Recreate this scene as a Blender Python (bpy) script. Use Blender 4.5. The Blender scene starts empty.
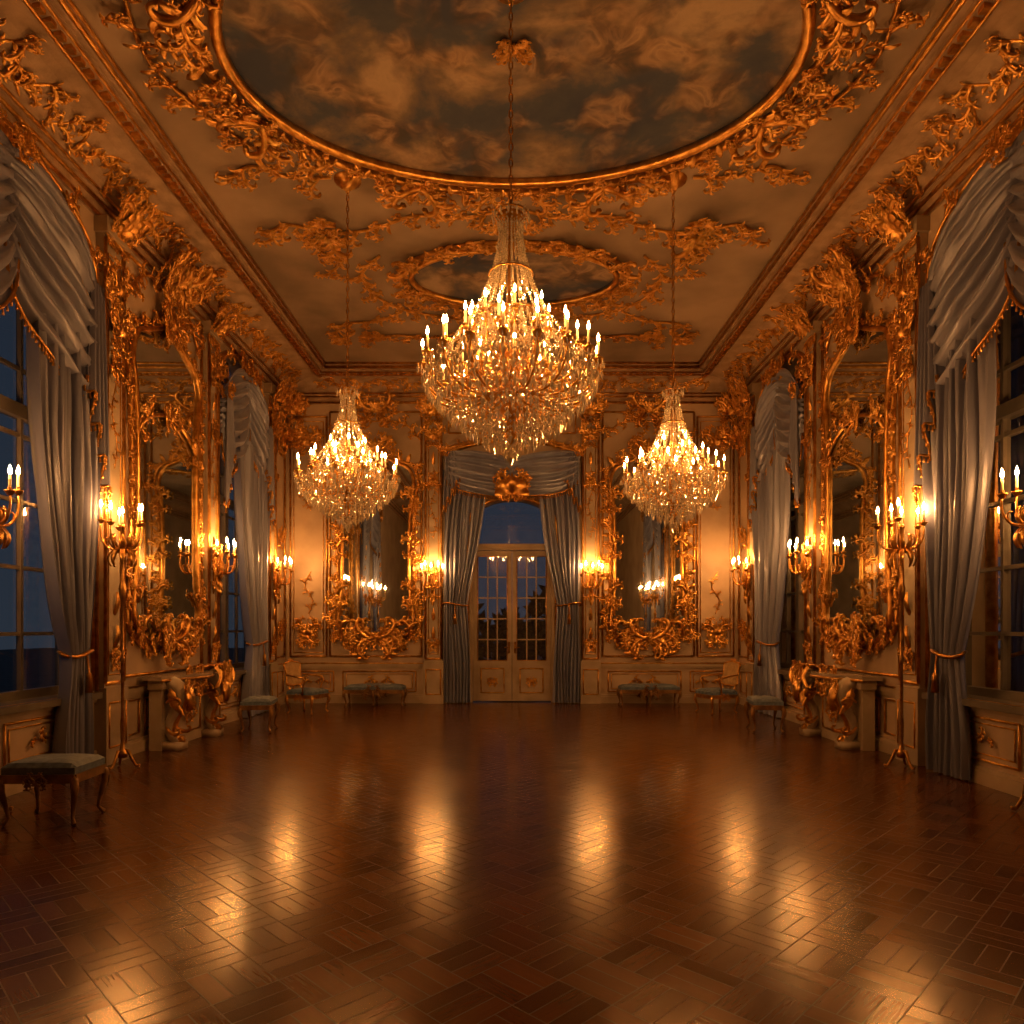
import bpy, math, random
from mathutils import Vector, Matrix
R_=random.Random(7)
pi=math.pi
W=4.84; D=14.93; H=7.1; YF=-4.0
sc=bpy.context.scene
sc.view_settings.view_transform='Standard'
col=sc.collection
# ------------------------------------------------------------ materials
def newmat(name):
    m=bpy.data.materials.new(name); m.use_nodes=True
    nt=m.node_tree; nt.nodes.clear()
    out=nt.nodes.new('ShaderNodeOutputMaterial')
    return m,nt,out
def N(nt,t,**k):
    n=nt.nodes.new(t)
    for a,b in k.items(): setattr(n,a,b)
    return n
def ramp(nt,stops):
    r=N(nt,'ShaderNodeValToRGB'); e=r.color_ramp.elements
    while len(e)<len(stops): e.new(.5)
    for i,(p,c) in enumerate(stops):
        e[i].position=p; e[i].color=(*c,1)
    return r
def pmat(name,c1,c2,rough=.5,metal=0,scale=6,bump=.1,bscale=40,stretch=(1,1,1),spec=.5,sheen=0,trans=0):
    m,nt,out=newmat(name)
    p=N(nt,'ShaderNodeBsdfPrincipled'); tc=N(nt,'ShaderNodeTexCoord'); mp=N(nt,'ShaderNodeMapping')
    mp.inputs['Scale'].default_value=stretch
    nt.links.new(tc.outputs['Object'],mp.inputs[0])
    n=N(nt,'ShaderNodeTexNoise'); n.inputs['Scale'].default_value=scale; n.inputs['Detail'].default_value=5
    nt.links.new(mp.outputs[0],n.inputs['Vector'])
    r=ramp(nt,[(.35,c1),(.65,c2)])
    nt.links.new(n.outputs[0],r.inputs[0]); nt.links.new(r.outputs[0],p.inputs['Base Color'])
    p.inputs['Roughness'].default_value=rough; p.inputs['Metallic'].default_value=metal
    p.inputs['Specular IOR Level'].default_value=spec
    if sheen: p.inputs['Sheen Weight'].default_value=sheen
    if bump:
        n2=N(nt,'ShaderNodeTexNoise'); n2.inputs['Scale'].default_value=bscale; n2.inputs['Detail'].default_value=3
        b=N(nt,'ShaderNodeBump'); b.inputs['Strength'].default_value=bump; b.inputs['Distance'].default_value=.02
        nt.links.new(mp.outputs[0],n2.inputs['Vector']); nt.links.new(n2.outputs[0],b.inputs['Height']); nt.links.new(b.outputs[0],p.inputs['Normal'])
    nt.links.new(p.outputs[0],out.inputs[0])
    return m
GOLD=pmat('gilded',(.46,.22,.05),(.82,.47,.14),rough=.28,metal=1,scale=9,bump=.2,bscale=45)
GOLDD=pmat('aged_brass',(.32,.15,.04),(.6,.32,.09),rough=.28,metal=1,scale=12,bump=.15)
CREAM=pmat('painted_cream_panel',(.33,.25,.185),(.47,.365,.27),rough=.5,scale=1.5,bump=.05)
CREAM2=pmat('painted_cream_wood',(.30,.24,.175),(.40,.325,.245),rough=.42,scale=3,bump=.05)
WINW=pmat('window_wood',(.10,.09,.08),(.15,.13,.11),rough=.4,scale=3,bump=.05)
CORN=pmat('cornice_plaster',(.26,.175,.115),(.40,.28,.19),rough=.55,scale=5,bump=.15,bscale=30)
CEIL=pmat('ceiling_plaster',(.17,.13,.10),(.36,.275,.21),rough=.75,scale=.7,bump=.08,bscale=8)
CURT=pmat('silver_blue_satin',(.115,.125,.205),(.19,.20,.30),rough=.38,metal=.25,scale=2,bump=.15,bscale=14,stretch=(1,1,.15),sheen=.1)
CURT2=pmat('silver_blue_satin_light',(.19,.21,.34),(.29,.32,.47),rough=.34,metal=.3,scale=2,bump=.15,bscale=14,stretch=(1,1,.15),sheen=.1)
UPH=pmat('blue_upholstery',(.055,.085,.14),(.11,.15,.22),rough=.6,scale=18,bump=.2)
MARB=pmat('cream_marble',(.22,.17,.13),(.38,.31,.24),rough=.22,scale=4,bump=0)
WAX=pmat('wax',(.85,.7,.45),(.9,.78,.55),rough=.5,scale=5,bump=0)
LEAF=pmat('night_foliage',(.02,.035,.03),(.05,.08,.06),rough=.7,scale=8,bump=.3)
TERR=pmat('terrace_stone',(.05,.06,.07),(.09,.1,.11),rough=.7,scale=3,bump=.2)
def mirror_mat():
    m,nt,out=newmat('antique_mirror')
    p=N(nt,'ShaderNodeBsdfPrincipled'); p.inputs['Metallic'].default_value=1
    n=N(nt,'ShaderNodeTexNoise'); n.inputs['Scale'].default_value=1.2
    r=ramp(nt,[(.3,(.68,.78,.95)),(.7,(.78,.88,1.0))]); nt.links.new(n.outputs[0],r.inputs[0]); nt.links.new(r.outputs[0],p.inputs['Base Color'])
    p.inputs['Roughness'].default_value=.02
    nt.links.new(p.outputs[0],out.inputs[0]); return m
MIRR=mirror_mat()
def glass_mat():
    m,nt,out=newmat('window_glass')
    t=N(nt,'ShaderNodeBsdfTransparent'); t.inputs[0].default_value=(.75,.8,.85,1)
    g=N(nt,'ShaderNodeBsdfGlossy'); g.inputs['Roughness'].default_value=.02
    f=N(nt,'ShaderNodeFresnel'); f.inputs[0].default_value=1.6
    a=N(nt,'ShaderNodeMath',operation='ADD'); a.inputs[1].default_value=.1
    mx=N(nt,'ShaderNodeMixShader'); nt.links.new(f.outputs[0],a.inputs[0]); nt.links.new(a.outputs[0],mx.inputs[0])
    nt.links.new(t.outputs[0],mx.inputs[1]); nt.links.new(g.outputs[0],mx.inputs[2]); nt.links.new(mx.outputs[0],out.inputs[0]); return m
GLASS=glass_mat()
def crystal_mat():
    m,nt,out=newmat('crystal')
    d=N(nt,'ShaderNodeBsdfTranslucent'); d.inputs[0].default_value=(1,.93,.8,1)
    di=N(nt,'ShaderNodeBsdfDiffuse'); di.inputs[0].default_value=(.9,.82,.68,1)
    g=N(nt,'ShaderNodeBsdfGlossy'); g.inputs['Roughness'].default_value=.1; g.inputs[0].default_value=(1,.97,.9,1)
    m1=N(nt,'ShaderNodeMixShader'); m1.inputs[0].default_value=.4
    m2=N(nt,'ShaderNodeMixShader'); m2.inputs[0].default_value=.6
    nt.links.new(d.outputs[0],m1.inputs[1]); nt.links.new(di.outputs[0],m1.inputs[2])
    nt.links.new(m1.outputs[0],m2.inputs[1]); nt.links.new(g.outputs[0],m2.inputs[2]); nt.links.new(m2.outputs[0],out.inputs[0]); return m
CRYS=crystal_mat()
def flame_mat(s,name='candle_flame'):
    m,nt,out=newmat(name)
    e=N(nt,'ShaderNodeEmission'); e.inputs[0].default_value=(1,.42,.105,1); e.inputs[1].default_value=s
    nt.links.new(e.outputs[0],out.inputs[0]); return m
FLAME=flame_mat(370)
FLAMES=flame_mat(760,'sconce_flame')
def paint_mat():
    m,nt,out=newmat('painted_sky_fresco')
    p=N(nt,'ShaderNodeBsdfPrincipled'); p.inputs['Roughness'].default_value=.7
    tc=N(nt,'ShaderNodeTexCoord')
    def noise(sc_,det,dis,rough=.55,off=0):
        mp=N(nt,'ShaderNodeMapping'); mp.inputs['Location'].default_value=(off,off*1.7,0); nt.links.new(tc.outputs['Object'],mp.inputs[0])
        n=N(nt,'ShaderNodeTexNoise'); n.inputs['Scale'].default_value=sc_; n.inputs['Detail'].default_value=det; n.inputs['Roughness'].default_value=rough; n.inputs['Distortion'].default_value=dis
        nt.links.new(mp.outputs[0],n.inputs['Vector']); return n.outputs[0]
    r=ramp(nt,[(.38,(.018,.034,.085)),(.47,(.04,.055,.095)),(.54,(.14,.11,.095)),(.62,(.34,.26,.19)),(.74,(.24,.18,.14))])
    nt.links.new(noise(.7,8,.3,.58,5),r.inputs[0])
    fr=ramp(nt,[(.36,(.035,.028,.035)),(.46,(.11,.065,.045)),(.54,(.25,.16,.10)),(.61,(.36,.25,.165)),(.7,(.14,.09,.07))])
    nt.links.new(noise(2.8,5,1.0,.5,11),fr.inputs[0])
    mk=ramp(nt,[(.46,(0,0,0)),(.60,(.7,.7,.7))]); nt.links.new(noise(1.4,4,.5,.5,23),mk.inputs[0])
    mx=N(nt,'ShaderNodeMixRGB'); nt.links.new(mk.outputs[0],mx.inputs[0]); nt.links.new(r.outputs[0],mx.inputs[1]); nt.links.new(fr.outputs[0],mx.inputs[2])
    nt.links.new(mx.outputs[0],p.inputs['Base Color']); nt.links.new(p.outputs[0],out.inputs[0]); return m
PAINT=paint_mat()
def floor_mat():
    m,nt,out=newmat('parquet')
    L=nt.links.new
    def M(op,a,b=None):
        n=N(nt,'ShaderNodeMath',operation=op)
        for i,x in enumerate((a,b)):
            if x is None: continue
            if isinstance(x,(int,float)): n.inputs[i].default_value=x
            else: L(x,n.inputs[i])
        return n.outputs[0]
    tc=N(nt,'ShaderNodeTexCoord'); mp=N(nt,'ShaderNodeMapping'); mp.inputs['Rotation'].default_value=(0,0,pi/4)
    mp.inputs['Scale'].default_value=(1/.30,1/.30,1)
    L(tc.outputs['Object'],mp.inputs[0]); s=N(nt,'ShaderNodeSeparateXYZ'); L(mp.outputs[0],s.inputs[0])
    X,Y=s.outputs[0],s.outputs[1]
    fx=M('FLOOR',X); fy=M('FLOOR',Y); par=M('FLOORED_MODULO',M('ADD',fx,fy),2)
    u=M('FRACT',X); v=M('FRACT',Y); ip=M('SUBTRACT',1,par)
    along=M('ADD',M('MULTIPLY',u,par),M('MULTIPLY',v,ip)); across=M('ADD',M('MULTIPLY',v,par),M('MULTIPLY',u,ip))
    a3=M('MULTIPLY',across,3); pl=M('FLOOR',a3)
    c=N(nt,'ShaderNodeCombineXYZ'); L(fx,c.inputs[0]); L(fy,c.inputs[1]); L(pl,c.inputs[2])
    wn=N(nt,'ShaderNodeTexWhiteNoise'); L(c.outputs[0],wn.inputs[0]); rnd=wn.outputs[0]
    g1=M('GREATER_THAN',M('ABSOLUTE',M('SUBTRACT',M('FRACT',a3),.5)),.468)
    g2=M('GREATER_THAN',M('ABSOLUTE',M('SUBTRACT',along,.5)),.489)
    gap=M('MAXIMUM',g1,g2)
    c2=N(nt,'ShaderNodeCombineXYZ'); L(M('MULTIPLY',along,1.5),c2.inputs[0]); L(M('MULTIPLY',across,20),c2.inputs[1]); L(M('MULTIPLY',rnd,30),c2.inputs[2])
    gn=N(nt,'ShaderNodeTexNoise'); gn.inputs['Scale'].default_value=1.5; gn.inputs['Detail'].default_value=4; L(c2.outputs[0],gn.inputs['Vector'])
    big=N(nt,'ShaderNodeTexNoise'); big.inputs['Scale'].default_value=.9; L(tc.outputs['Object'],big.inputs['Vector'])
    val=M('ADD',M('ADD',M('MULTIPLY',rnd,.45),M('MULTIPLY',par,.15)),M('MULTIPLY',gn.outputs[0],.4))
    r=ramp(nt,[(.1,(.034,.0098,.003)),(.45,(.068,.021,.0065)),(.9,(.12,.040,.013))]); L(val,r.inputs[0])
    mx=N(nt,'ShaderNodeMixRGB'); L(gap,mx.inputs[0]); L(r.outputs[0],mx.inputs[1]); mx.inputs[2].default_value=(.010,.004,.002,1)
    p=N(nt,'ShaderNodeBsdfPrincipled'); L(mx.outputs[0],p.inputs['Base Color'])
    L(M('ADD',M('ADD',M('ADD',.155,M('MULTIPLY',gap,.25)),M('MULTIPLY',rnd,.05)),M('MULTIPLY',big.outputs[0],.06)),p.inputs['Roughness'])
    p.inputs['Specular IOR Level'].default_value=.5
    p.inputs['Specular Tint'].default_value=(1,.62,.32,1)
    cup=M('MULTIPLY',M('SUBTRACT',M('FRACT',a3),.5),M('MULTIPLY',M('SUBTRACT',rnd,.5),.45))
    h=M('ADD',M('ADD',M('MULTIPLY',gap,-.5),cup),M('ADD',M('MULTIPLY',rnd,.1),M('MULTIPLY',gn.outputs[0],.15)))
    wv=N(nt,'ShaderNodeTexNoise'); wv.inputs['Scale'].default_value=3.5; wv.inputs['Detail'].default_value=1; L(tc.outputs['Object'],wv.inputs['Vector'])
    h=M('ADD',h,M('MULTIPLY',wv.outputs[0],.8))
    b=N(nt,'ShaderNodeBump'); b.inputs['Strength'].default_value=.2; b.inputs['Distance'].default_value=.005; L(h,b.inputs['Height']); L(b.outputs[0],p.inputs['Normal'])
    L(p.outputs[0],out.inputs[0]); return m
FLOORM=floor_mat()
# ------------------------------------------------------------ mesh builder
ident=lambda u,v,w:(u,v,w)
ML=lambda u,v,w:(-W+w,u,v)
MR=lambda u,v,w:(W-w,u,v)
MBK=lambda u,v,w:(u,D-w,v)
MC=lambda u,v,w:(u,v,H-w)
def catmull(P,n=6,closed=True):
    out=[];m=len(P)
    for i in range(m if closed else m-1):
        p0=P[(i-1)%m] if closed or i>0 else P[i];p1=P[i];p2=P[(i+1)%m];p3=P[(i+2)%m] if closed or i<m-2 else P[i+1]
        for k in range(n):
            t=k/n; out.append(tuple(.5*((2*p1[j])+(p2[j]-p0[j])*t+(2*p0[j]-5*p1[j]+4*p2[j]-p3[j])*t*t+(3*p1[j]-p0[j]-3*p2[j]+p3[j])*t**3) for j in range(len(p1))))
    if not closed: out.append(tuple(P[-1]))
    return out
class MB:
    def __init__(s,M=ident): s.v=[];s.f=[];s.M=M;s.u0=0;s.sg=1
    def add(s,vs,fs):
        o=len(s.v)
        for a in vs: s.v.append(s.M(s.u0+s.sg*(a[0]-s.u0) if s.sg<0 else a[0],a[1],a[2]))
        for f in fs: s.f.append(tuple(i+o for i in f))
    def tube(s,pts,rads,n=6,closed=False,ref=(0,0,1),cap=True):
        P=[Vector(p) for p in pts]; m=len(P)
        if isinstance(rads,(int,float)): rads=[rads]*m
        vs=[]; fs=[]; ref=Vector(ref)
        for i in range(m):
            a=P[(i-1)%m] if (closed or i>0) else P[i]; b=P[(i+1)%m] if (closed or i<m-1) else P[i]
            t=(b-a); t=t.normalized() if t.length>1e-9 else Vector((1,0,0))
            sd=t.cross(ref)
            if sd.length<1e-3: sd=t.cross(Vector((1,0,0)))
            if sd.length<1e-3: sd=t.cross(Vector((0,1,0)))
            sd.normalize(); up=sd.cross(t)
            for k in range(n):
                an=2*pi*k/n
                vs.append(tuple(P[i]+(sd*math.cos(an)+up*math.sin(an))*rads[i]))
        rng=m if closed else m-1
        for i in range(rng):
            for k in range(n):
                a=i*n+k;b=i*n+(k+1)%n;c=((i+1)%m)*n+(k+1)%n;d=((i+1)%m)*n+k
                fs.append((a,b,c,d))
        if cap and not closed:
            fs.append(tuple(range(n-1,-1,-1))); fs.append(tuple((m-1)*n+k for k in range(n)))
        s.add(vs,fs)
    def box(s,x0,x1,y0,y1,z0,z1):
        vs=[(x,y,z) for x in (x0,x1) for y in (y0,y1) for z in (z0,z1)]
        s.add(vs,[(0,1,3,2),(4,6,7,5),(0,4,5,1),(2,3,7,6),(0,2,6,4),(1,5,7,3)])
    def lathe(s,prof,n=12,c=(0,0,0)):
        vs=[];fs=[]
        for r,z in prof:
            for k in range(n):
                a=2*pi*k/n; vs.append((c[0]+r*math.cos(a),c[1]+r*math.sin(a),c[2]+z))
        for i in range(len(prof)-1):
            for k in range(n):
                fs.append((i*n+k,i*n+(k+1)%n,(i+1)*n+(k+1)%n,(i+1)*n+k))
        s.add(vs,fs)
    def bead(s,p,r,h):
        x,y,z=p; a=R_.random()*1.5; c,d=r*math.cos(a),r*math.sin(a)
        s.add([(x,y,z+h*.4),(x+c,y+d,z),(x-d,y+c,z),(x-c,y-d,z),(x+d,y-c,z),(x,y,z-h*.6)],
              [(0,1,2),(0,2,3),(0,3,4),(0,4,1),(5,2,1),(5,3,2),(5,4,3),(5,1,4)])
    def grid(s,fn,nu,nv):
        vs=[fn(i/nu,j/nv) for i in range(nu+1) for j in range(nv+1)]
        fs=[(i*(nv+1)+j,(i+1)*(nv+1)+j,(i+1)*(nv+1)+j+1,i*(nv+1)+j+1) for i in range(nu) for j in range(nv)]
        s.add(vs,fs)
    def shell(s,u,v,w,r,sgn=1):
        def f(p,q):
            a=(p-.5)*3.5; rib=abs(math.cos(a*4.0)); rr=r*q*(.84+.16*rib)
            return (u+rr*math.sin(a),v+sgn*(rr*math.cos(a)-.15*r),w+r*(.42*math.sin(pi*q*.72)+.10*rib*q))
        s.grid(f,42,6)
    def leaf(s,p,ang,L,Wd,lift=.3,curl=0,n=6):
        u,v,w0=p; vs=[];a=ang
        for i in range(n+1):
            t=i/n
            wd=Wd*(math.sin(pi*min(1,t**.75*.97+.03))**.8)*(1.0 if i%2 else .78)
            wl=w0+L*lift*(math.sin(pi*t*.8)+.25*t)
            nx,ny=-math.sin(a),math.cos(a)
            for q,dw in ((-1,-.25),(-.5,.28),(0,0),(.5,.28),(1,-.25)):
                vs.append((u+nx*wd*q,v+ny*wd*q,wl+dw*Wd))
            a+=curl/n; u+=math.cos(a)*L/n; v+=math.sin(a)*L/n
        fs=[(i*5+k,(i+1)*5+k,(i+1)*5+k+1,i*5+k+1) for i in range(n) for k in range(4)]
        s.add(vs,fs)
    def scroll(s,p,ang,L,curl,r,n=14):
        u,v,w0=p; pts=[];rd=[];hd=[];a=ang
        for i in range(n+1):
            t=i/n; pts.append((u,v,w0+r*.8+r*.8*math.sin(pi*t)+ (r*1.2*t))); hd.append(a)
            rd.append(r*(.55+.6*math.sin(pi*t**.8))*(1-.35*t) if i<n else r*.95)
            st=L/n*(1.45-.95*t); a+=curl/n*(.3+2.1*t*t)*1.0
            u+=math.cos(a)*st; v+=math.sin(a)*st
        s.tube(pts,rd,6); return pts,hd
    def flourish(s,p,ang,L,side=1,depth=1,rnd=R_,fat=1.15):
        pts,hd=s.scroll(p,ang,L,side*rnd.uniform(4.0,5.2),L*.068*fat)
        s.leaf(p,ang-side*.4,L*.45,L*.1*fat,.15,side*1.2,6)
        for k in (2,4,6,8):
            s.leaf(pts[k],hd[k]-side*rnd.uniform(.35,.6),L*rnd.uniform(.24,.3),L*.065*fat,.18,-side*1.5,5)
        s.leaf(pts[3],hd[3]+side*.6,L*.22,L*.055*fat,.18,side*1.4,5)
        if depth>0:
            s.flourish(pts[4],hd[4]-side*.8,L*.62,-side,depth-1,rnd,fat)
    def vine(s,P,L=.3,step=.16,w0=.03,r=.018,n=8,depth=1,rnd=R_,fat=1.0):
        path=catmull([(a,b) for a,b in P],n,False)
        s.tube([(a,b,w0) for a,b in path],r,5)
        acc=0;k=0
        for i in range(len(path)-1):
            a,b=path[i],path[i+1]; acc+=math.hypot(b[0]-a[0],b[1]-a[1]); t=math.atan2(b[1]-a[1],b[0]-a[0])
            while acc>=step:
                acc-=step;k+=1; o=1 if k%2 else -1
                if k%3: s.flourish((a[0],a[1],w0),t+o*.45,L*rnd.uniform(.7,1.1),o,depth if k%2 else 0,rnd,fat)
                s.leaf((a[0],a[1],w0),t-o*.6,L*.45,L*.08,.25,-o*.9)
    def crest(s,u0,v0,w,h,w0=0,rnd=R_,down=False):
        sgn=-1 if down else 1
        big=1 if max(w,h)>.55 else 0
        for k in range(-3,4):
            a=sgn*(pi/2)+k*.32
            s.leaf((u0,v0,w0+.02),a,h*(.38-.025*abs(k)),h*.055,.15,k*.08)
        s.shell(u0,v0,w0+.02,h*.2,sgn)
        s.u0=u0
        for sg in (1,-1):
            s.sg=sg
            s.flourish((u0+.03*w,v0,w0),sgn*.2,w*.42,sgn*1,1+big,rnd)
            s.flourish((u0+.04*w,v0+sgn*h*.12,w0+.02),sgn*1.0,h*.5,-sgn*1,1+big,rnd)
            s.flourish((u0+.04*w,v0-sgn*h*.05,w0),-sgn*.5,w*.34,-sgn*1,1,rnd)
            s.flourish((u0+.2*w,v0+sgn*h*.1,w0+.02),sgn*.7,h*.38,sgn*1,big,rnd)
            s.flourish((u0+.02*w,v0-sgn*.1*h,w0),-sgn*1.2,h*.32,sgn*1,0,rnd)
        s.sg=1
    def rect(s,u0,u1,v0,v1,w,r=.02,n=5):
        for a,b in (((u0,v0),(u1,v0)),((u1,v0),(u1,v1)),((u1,v1),(u0,v1)),((u0,v1),(u0,v0))):
            s.tube([(a[0],a[1],w),(b[0],b[1],w)],r,n)
    def frame_orn(s,path,scale,step,rnd=R_,w0=.03,inn=False,depth=0,fat=.9):
        m=len(path); cx=sum(p[0] for p in path)/m; cy=sum(p[1] for p in path)/m
        acc=0; k=0
        for i in range(m):
            a=path[i]; b=path[(i+1)%m]; d=math.hypot(b[0]-a[0],b[1]-a[1]); acc+=d
            while acc>=step:
                acc-=step; k+=1
                t=math.atan2(b[1]-a[1],b[0]-a[0])
                nx,ny=-math.sin(t),math.cos(t); o=1 if (nx*(a[0]-cx)+ny*(a[1]-cy))>0 else -1
                if inn: o=-o
                p=(a[0],a[1],w0); L=scale*rnd.uniform(.7,1.3)
                if k%3==0: s.leaf(p,t+o*pi/2+rnd.uniform(-.5,.5),L*.6,L*.15,.35,rnd.uniform(-1,1))
                elif k%3==1: s.flourish(p,t+o*.4,L,o,depth,rnd,fat)
                else: s.flourish(p,t+pi-o*.4,L,-o,depth,rnd,fat)
    def mesh(s,name,mat,org=(0,0,0),smooth=True):
        me=bpy.data.meshes.new(name)
        me.from_pydata([(a[0]-org[0],a[1]-org[1],a[2]-org[2]) for a in s.v],[],s.f)
        me.materials.append(mat)
        if smooth: me.polygons.foreach_set('use_smooth',[True]*len(me.polygons))
        me.update(); return me
def bez(P,n):
    r=[]
    for i in range(n+1):
        t=i/n;q=1-t
        r.append(tuple(q**3*a+3*q*q*t*b+3*q*t*t*c+t**3*d for a,b,c,d in zip(*P)))
    return r
# ------------------------------------------------------------ object helpers
def setp(o,**k):
    for a,b in k.items():
        if b is not None: o[a]=b
def structure(name,mb,mat,smooth=False,label=None):
    o=bpy.data.objects.new(name,mb.mesh(name,mat,smooth=smooth)); col.objects.link(o); o['kind']='structure'
    if label:o['label']=label
    return o
def part(par,name,me,loc=(0,0,0),rot=(0,0,0),label=None,kind=None):
    o=bpy.data.objects.new(name,me); col.objects.link(o); o.parent=par; o.location=loc; o.rotation_euler=rot
    setp(o,label=label,kind=kind); return o
def empty(name,loc,label,cat,rotz=0,group=None):
    o=bpy.data.objects.new(name,None); col.objects.link(o); o.location=loc; o.rotation_euler=(0,0,rotz); o.empty_display_size=.2
    setp(o,label=label,category=cat,group=group); return o
def spawn(tpl,name,loc,rotz,label,cat,group=None):
    e=empty(name,loc,label,cat,rotz,group)
    for t in tpl:
        o=part(e,t['n'],t['m'],t.get('l',(0,0,0)),t.get('r',(0,0,0)),t.get('label'),t.get('kind'))
        for c in t.get('c',[]): part(o,c['n'],c['m'],c.get('l',(0,0,0)),c.get('r',(0,0,0)),c.get('label'))
    return e
# ------------------------------------------------------------ room shell
WIN1=(5.15,8.02); WIN2=(11.35,13.6)
def archv(u,a,b,spr,top):
    c=(a+b)/2;hw=(b-a)/2;x=max(-1,min(1,(u-c)/hw)); return spr+(top-spr)*math.sqrt(max(0,1-x*x))
def wall(mb,u0,u1,ops):
    cur=u0
    q=lambda a,b,c,d:mb.add([a,b,c,d],[(0,1,2,3)])
    for a,b,sill,spr,top in ops:
        q((cur,0,0),(a,0,0),(a,H,0),(cur,H,0)); cur=b
        if sill>0: q((a,0,0),(b,0,0),(b,sill,0),(a,sill,0)); q((a,sill,0),(b,sill,0),(b,sill,-.35),(a,sill,-.35))
        n=24
        for i in range(n):
            x0=a+(b-a)*(1-math.cos(pi*i/n))/2; x1=a+(b-a)*(1-math.cos(pi*(i+1)/n))/2
            h0=archv(x0,a,b,spr,top);h1=archv(x1,a,b,spr,top)
            q((x0,h0,0),(x1,h1,0),(x1,H,0),(x0,H,0)); q((x0,h0,0),(x1,h1,0),(x1,h1,-.35),(x0,h0,-.35))
        for x in (a,b): q((x,sill,0),(x,spr,0),(x,spr,-.35),(x,sill,-.35))
    q((cur,0,0),(u1,0,0),(u1,H,0),(cur,H,0))
SP,TP=5.65,6.34
for nm,M in (('wall_left',ML),('wall_right',MR)):
    mb=MB(M); wall(mb,YF,D,[(WIN1[0],WIN1[1],.85,SP,TP),(WIN2[0],WIN2[1],.85,SP,TP)]); structure(nm,mb,CREAM)
mb=MB(MBK); wall(mb,-W,W,[(-.92,.92,0,3.75,4.35)]); structure('wall_back',mb,CREAM)
mb=MB(); mb.add([(-W,YF,0),(W,YF,0),(W,YF,H),(-W,YF,H)],[(0,1,2,3)]); structure('wall_front',mb,CREAM)
mb=MB(); mb.add([(-W,YF,0),(W,YF,0),(W,D,0),(-W,D,0)],[(0,1,2,3)]); mb.box(-1,1,D,D+.35,-.05,-.001);structure('floor',mb,FLOORM)
mb=MB(); mb.add([(-W,YF,H),(W,YF,H),(W,D,H),(-W,D,H)],[(3,2,1,0)]); structure('ceiling',mb,CEIL)
prof=[(0,6.38),(.06,6.40),(.06,6.52),(.14,6.54)]+[(.14+.6*(1-math.cos(a*pi/16)),6.56+.32*math.sin(a*pi/16)) for a in range(9)]+[(.78,6.88),(.9,6.90),(.9,6.98),(1,7.0),(1,7.095)]
PS,PB=.97,.45
def corner(t,h): return [(-W+t*PS,YF+t*PB,h),(W-t*PS,YF+t*PB,h),(W-t*PS,D-t*PB,h),(-W+t*PS,D-t*PB,h)]
mb=MB(); vs=[];fs=[]
for t,h in prof: vs+=corner(t,h)
for i in range(len(prof)-1):
    for k in range(4): fs.append((i*4+k,i*4+(k+1)%4,(i+1)*4+(k+1)%4,(i+1)*4+k))
mb.add(vs,fs); structure('trim_1',mb,CORN,label='deep plaster cornice')
mb=MB()
for t,h,r in ((.05,6.4,.026),(.08,6.53,.026),(.16,6.58,.018),(.77,6.88,.022),(.905,6.905,.016),(.99,7.0,.03),(1.0,7.08,.025)):
    c=corner(t,h)
    for k in range(4): mb.tube([c[k],c[(k+1)%4]],r,6)
structure('trim_2',mb,GOLD,smooth=True,label='gilded cornice mouldings')
def cove(v):
    a=max(0,min(1,v))*pi/2
    return .14+.6*(1-math.cos(a)),6.56+.32*math.sin(a)
def mk(side,pr):
    def f(u,v,w):
        t,h=cove(v/.62); d=t*pr+w*.45; h=h-w*.75
        if side=='l': return (-W+d,u,h)
        if side=='r': return (W-d,u,h)
        return (u,D-d,h)
    return f
mb=MB()
for side,u0,u1,pr in (('l',2.0,D-.3,PS),('r',2.0,D-.3,PS),('b',-W+.7,W-.7,PB)):
    mb.M=mk(side,pr); n=int((u1-u0)/.5); c=.30
    mb.vine([(u0+i*(u1-u0)/(2*n),c+(.13 if i%2 else -.13)) for i in range(2*n+1)],L=.23,step=.085,w0=.0,r=.016,n=4,depth=1,fat=1.35)
structure('trim_3',mb,GOLD,smooth=True,label='gilded scrolling cornice frieze')
mb=MB()
n=int((D-2)/.14)
for i in range(n):
    y=2+i*.14
    for s in (-1,1):
        x=s*(W-.84*PS); mb.box(x-.035,x+.035,y,y+.075,6.85,6.9)
for i in range(int(2*(W-PS)/.14)):
    x=-(W-PS)+i*.14; mb.box(x,x+.075,D-.84*PB-.03,D-.84*PB+.03,6.85,6.9)
structure('trim_4',mb,GOLD,label='gilded dentil course')
tn=5
PIL=[(4.7,5.05),(8.14,8.55),(10.92,11.28),(13.68,14.05)]
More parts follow.
